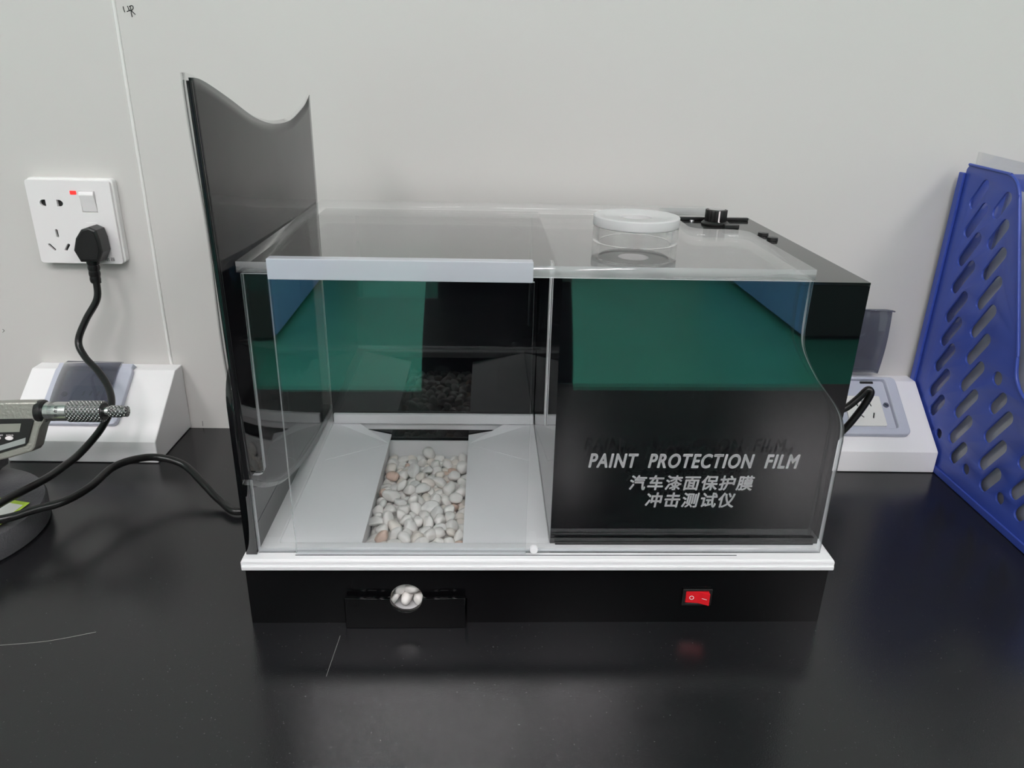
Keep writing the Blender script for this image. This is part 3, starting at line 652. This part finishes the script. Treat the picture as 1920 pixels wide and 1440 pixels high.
plate('display_window', [[q(*a) for a in ((-60, 794), (48, 791), (44, 807), (-60, 810))]], .0004, XZ(-.0082), M['lcd'], MC)
plate('silver_band', [[q(*a) for a in ((54, 818), (52, 829), (-20, 850), (-20, 841))]], .0003, XZ(-.00815), M['alu'], MC)
for bu in (24, 1): plate('button', [[q(bu+7.5*math.cos(a), 819+3.8*math.sin(a)) for a in np.linspace(0, 2*PI-.35, 18)]], .0010, XZ(-.0088), M['whitemark'], MC, bev=.0002)
for tx, u0, u1 in (('HOLD', 19, 32), ('ON/OFF', -6, 13)):
    a, b = q(u0, 815), q(u1, 812); me = text_mesh(tx, a[0], b[0], a[1], b[1], .0001, XZ(-.0083)); link('button_text', me, M['whitemark'], MC)
ax0 = -.0
lathe('locking_ring', [(.0001, -.0035), (.0098, -.0035), (.0105, -.0015), (.0105, .0020), (.0092, .0036), (.0001, .0036)], M['blackpl'], MC, 'x', (0, 0, 0), 40)
br = lathe('graduated_barrel', [(.0001, .0037), (.0084, .0037), (.0088, .0060), (.0088, .0245), (.0001, .0245)], M['steel'], MC, 'x', (0, 0, 0), 48)
gr = []
bm = bmesh.new()
for i in range(50):
    a = 2*PI*i/50; ln = .0055 if i % 5 == 0 else .0036
    r_ = bmesh.ops.create_cube(bm, size=1)
    for v in r_['verts']:
        co = Vector((.0085+ln/2+v.co.x*ln*(1 if i % 5 else 1), v.co.y*.00022, .00881+v.co.z*.0001)); co.rotate(Matrix.Rotation(a, 3, 'X')); v.co = co
link('graduation', bm_mesh(bm, 'graduation'), M['ink'], br)
for tx, a in (('45', .95), ('40', 1.38), ('35', 1.85)):
    rr = Matrix.Rotation(a, 3, 'X')
    me = text_mesh(tx, .0150, .0178, -.0013, .0013, .00008, lambda x_, b_, c_: rr @ Vector((x_, b_, .00882+c_)))
    link('scale_number', me, M['ink'], br)
th = lathe('thimble', [(.0001, .0246), (.0092, .0246), (.0099, .0256), (.0099, .0545), (.0094, .0558), (.0001, .0558)], M['knurl'], MC, 'x', (0, 0, 0), 64, uv=True)
lathe('thimble_end', [(.0001, .0559), (.0080, .0559), (.0078, .0566), (.0001, .0566)], M['blackpl'], MC, 'x', (0, 0, 0), 40)
lathe('neck', [(.0001, .0567), (.0045, .0567), (.0045, .0610), (.0001, .0610)], M['steel'], MC, 'x', (0, 0, 0), 32)
lathe('ratchet', [(.0001, .0611), (.0050, .0611), (.0056, .0622), (.0056, .0715), (.0048, .0730), (.0048, .0748), (.0050, .0768), (.0001, .0772)], M['knurl'], MC, 'x', (0, 0, 0), 40, uv=True)

ST = empty('micrometer_stand', (-.5640, -.2300, 0)); tag(ST, 'round dark grey cast iron stand base carrying a green and white sticker', 'stand')
lathe('base', [(.0001, 0), (.0815, 0), (.0835, .002), (.0840, .0200), (.0825, .0240), (.0660, .0290), (.0001, .0290)], M['castiron'], ST, seg=72, sharp=.5)
box('post', -.016, .016, .033, .082, .0291, .0420, M['castiron'], ST, .002)
box('clamp_jaw', -.016, .016, .033, .045, .0421, .074, M['castiron'], ST, .0015)
box('clamp_jaw', -.016, .016, .070, .082, .0421, .074, M['castiron'], ST, .0015)
stq = [(-.5180, -.2130), (-.4870, -.2205), (-.4925, -.2700), (-.5235, -.2625)]
stq = [Vector((a+.5640, b+.2300, 0)) for a, b in stq]; c_ = sum(stq, Vector())/4
sk = plate('sticker', [[(v.x, v.y) for v in stq]], .0002, XY(.0291), M['stick'], ST)
inn = [c_+(v-c_)*.80 for v in stq]; plate('sticker_panel', [[(v.x, v.y) for v in inn]], .0001, XY(.02935), M['stickw'], sk)
ang = math.radians(-125); o_ = Vector((-.5010+.5640, -.2255+.2300))
me = text_mesh('203359', 0, .018, 0, .0040, .00008, lambda a, b, c: (.0700+a*math.cos(2.2)-b*math.sin(2.2)-.004, -.0030+a*math.sin(2.2)+b*math.cos(2.2)-.020, .02946+c)); link('sticker_number', me, M['ink'], sk)

# ================================================================== the photographer, seen mirrored in the clear front
def skin_obj(name, verts, edges, radii, root, m, levels=2, parent=None):
    me = bpy.data.meshes.new(name); me.from_pydata([Vector(v) for v in verts], edges, [])
    o = link(name, me, m, parent, None)
    sk_ = o.modifiers.new('skin', 'SKIN'); sk_.use_smooth_shade = True
    for i, r_ in enumerate(radii):
        d = me.skin_vertices[0].data[i]; d.radius = r_ if isinstance(r_, tuple) else (r_, r_); d.use_root = (i == root)
    su = o.modifiers.new('sub', 'SUBSURF'); su.levels = levels; su.render_levels = levels
    return o
px0, py0 = -.045, -1.16
V_ = [(px0, py0, .08), (px0, py0, .24), (px0, py0, .37), (px0, py0+.01, .49), (px0, py0+.015, .565), (px0, py0+.03, .640), (px0, py0+.03, .755),
      (px0-.06, py0, -.02), (px0-.065, py0+.01, -.34), (px0-.09, py0-.02, -.70), (px0-.09, py0+.12, -.755),
      (px0+.06, py0, -.02), (px0+.065, py0+.01, -.34), (px0+.09, py0-.02, -.70), (px0+.09, py0+.12, -.755),
      (px0-.17, py0, .475), (px0-.235, py0+.08, .33), (px0-.145, py0+.265, .375), (px0-.125, py0+.305, .385),
      (px0+.17, py0, .475), (px0+.235, py0+.08, .33), (px0+.085, py0+.265, .375), (px0+.065, py0+.305, .385)]
E_ = [(0, 1), (1, 2), (2, 3), (3, 4), (4, 5), (5, 6), (0, 7), (7, 8), (8, 9), (9, 10), (0, 11), (11, 12), (12, 13), (13, 14), (3, 15), (15, 16), (16, 17), (17, 18), (3, 19), (19, 20), (20, 21), (21, 22)]
r_ = [(.145, .10), (.125, .09), (.14, .10), (.12, .085), .05, (.075, .09), (.07, .085), (.10, .09), .085, .05, (.04, .03), (.10, .09), .085, .05, (.04, .03), .06, .045, .03, (.036, .018), .06, .045, .03, (.036, .018)]
per = empty('person', (px0, py0, FZ)); tag(per, 'person in dark clothes at the bench edge taking the picture, mirrored in the clear front', 'person')
bo = skin_obj('body', [(a-px0, b-py0, c-FZ) for a, b, c in V_], E_, r_, 0, M['cloth'], 2, per)
dg = bpy.context.evaluated_depsgraph_get(); me = bpy.data.meshes.new_from_object(bo.evaluated_get(dg)); bo.modifiers.clear(); bo.data = me
me.materials.clear()
for x_ in ('cloth', 'skin'): me.materials.append(M[x_])
for p in me.polygons:
    p.use_smooth = True; c = p.center
    p.material_index = 1 if (c.z > .575-FZ or (c.y > .268 and c.z > .2-FZ)) else 0
# hair, face
HZ = .715-FZ
bm = bmesh.new(); bmesh.ops.create_uvsphere(bm, u_segments=24, v_segments=16, radius=1)
for v in bm.verts:
    v.co = Vector((v.co.x*.082, .018+v.co.y*.098, HZ+.025+v.co.z*.11))
dele = [v for v in bm.verts if v.co.z < HZ-.06 or (v.co.y > .055 and v.co.z < HZ+.06)]
bmesh.ops.delete(bm, geom=dele, context='VERTS'); o = link('hair', bm_mesh(bm, 'hair'), M['hair'], per, 3.14)
so = o.modifiers.new('s', 'SOLIDIFY'); so.thickness = .012
for sx in (-1, 1):
    lathe('eye', [(.0001, -.010), (.007, -.008), (.011, 0), (.007, .008), (.0001, .010)], M['ink'], per, 'y', (sx*.030, .112, HZ-.005), 16)
    lathe('ear', [(.0001, -.008), (.016, -.005), (.02, .002), (.012, .008), (.0001, .008)], M['skin'], per, 'x', (sx*.083, .02, HZ-.02), 16)
prism('nose', [(.105, HZ-.045), (.136, HZ-.040), (.112, HZ+.002)], -.010, .010, 'x', M['skin'], per, .004)
box('mouth', -.022, .022, .098, .110, HZ-.072, HZ-.064, mat('lips', (.4, .15, .13), .5), per, .003)
# fingers round the phone
for sg in (-1, 1):
    hx = -.030-.095*1 + px0*0 if False else None
for sg, hx in ((-1, -.125), (1, .065)):
    for f in range(4):
        zz = .385-FZ+.026-.017*f; L_ = (.052, .058, .055, .044)[f]
        skin_obj('finger', [(hx, .300, zz), (hx-sg*.010, .318, zz), (hx-sg*(.012+L_*.35), .336, zz), (hx-sg*(.012+L_*.75), .338, zz)], [(0, 1), (1, 2), (2, 3)], [.009, .0085, .0078, .0065], 0, M['skin'], 1, per)
    skin_obj('thumb', [(hx, .296, .385-FZ+.02), (hx-sg*.016, .308, .385-FZ+.034), (hx-sg*.042, .312, .385-FZ+.028)], [(0, 1), (1, 2)], [.010, .0095, .0075], 0, M['skin'], 1, per)
PH = empty('phone', (px0-.03, py0+.327, .385)); tag(PH, 'black phone held in both hands by the person at the bench', 'phone')
box('body', -.078, .078, -.004, .004, -.037, .037, M['blackpl'], PH, .003)
box('screen', -.074, .074, -.0047, -.0041, -.034, .034, M['black'], PH)
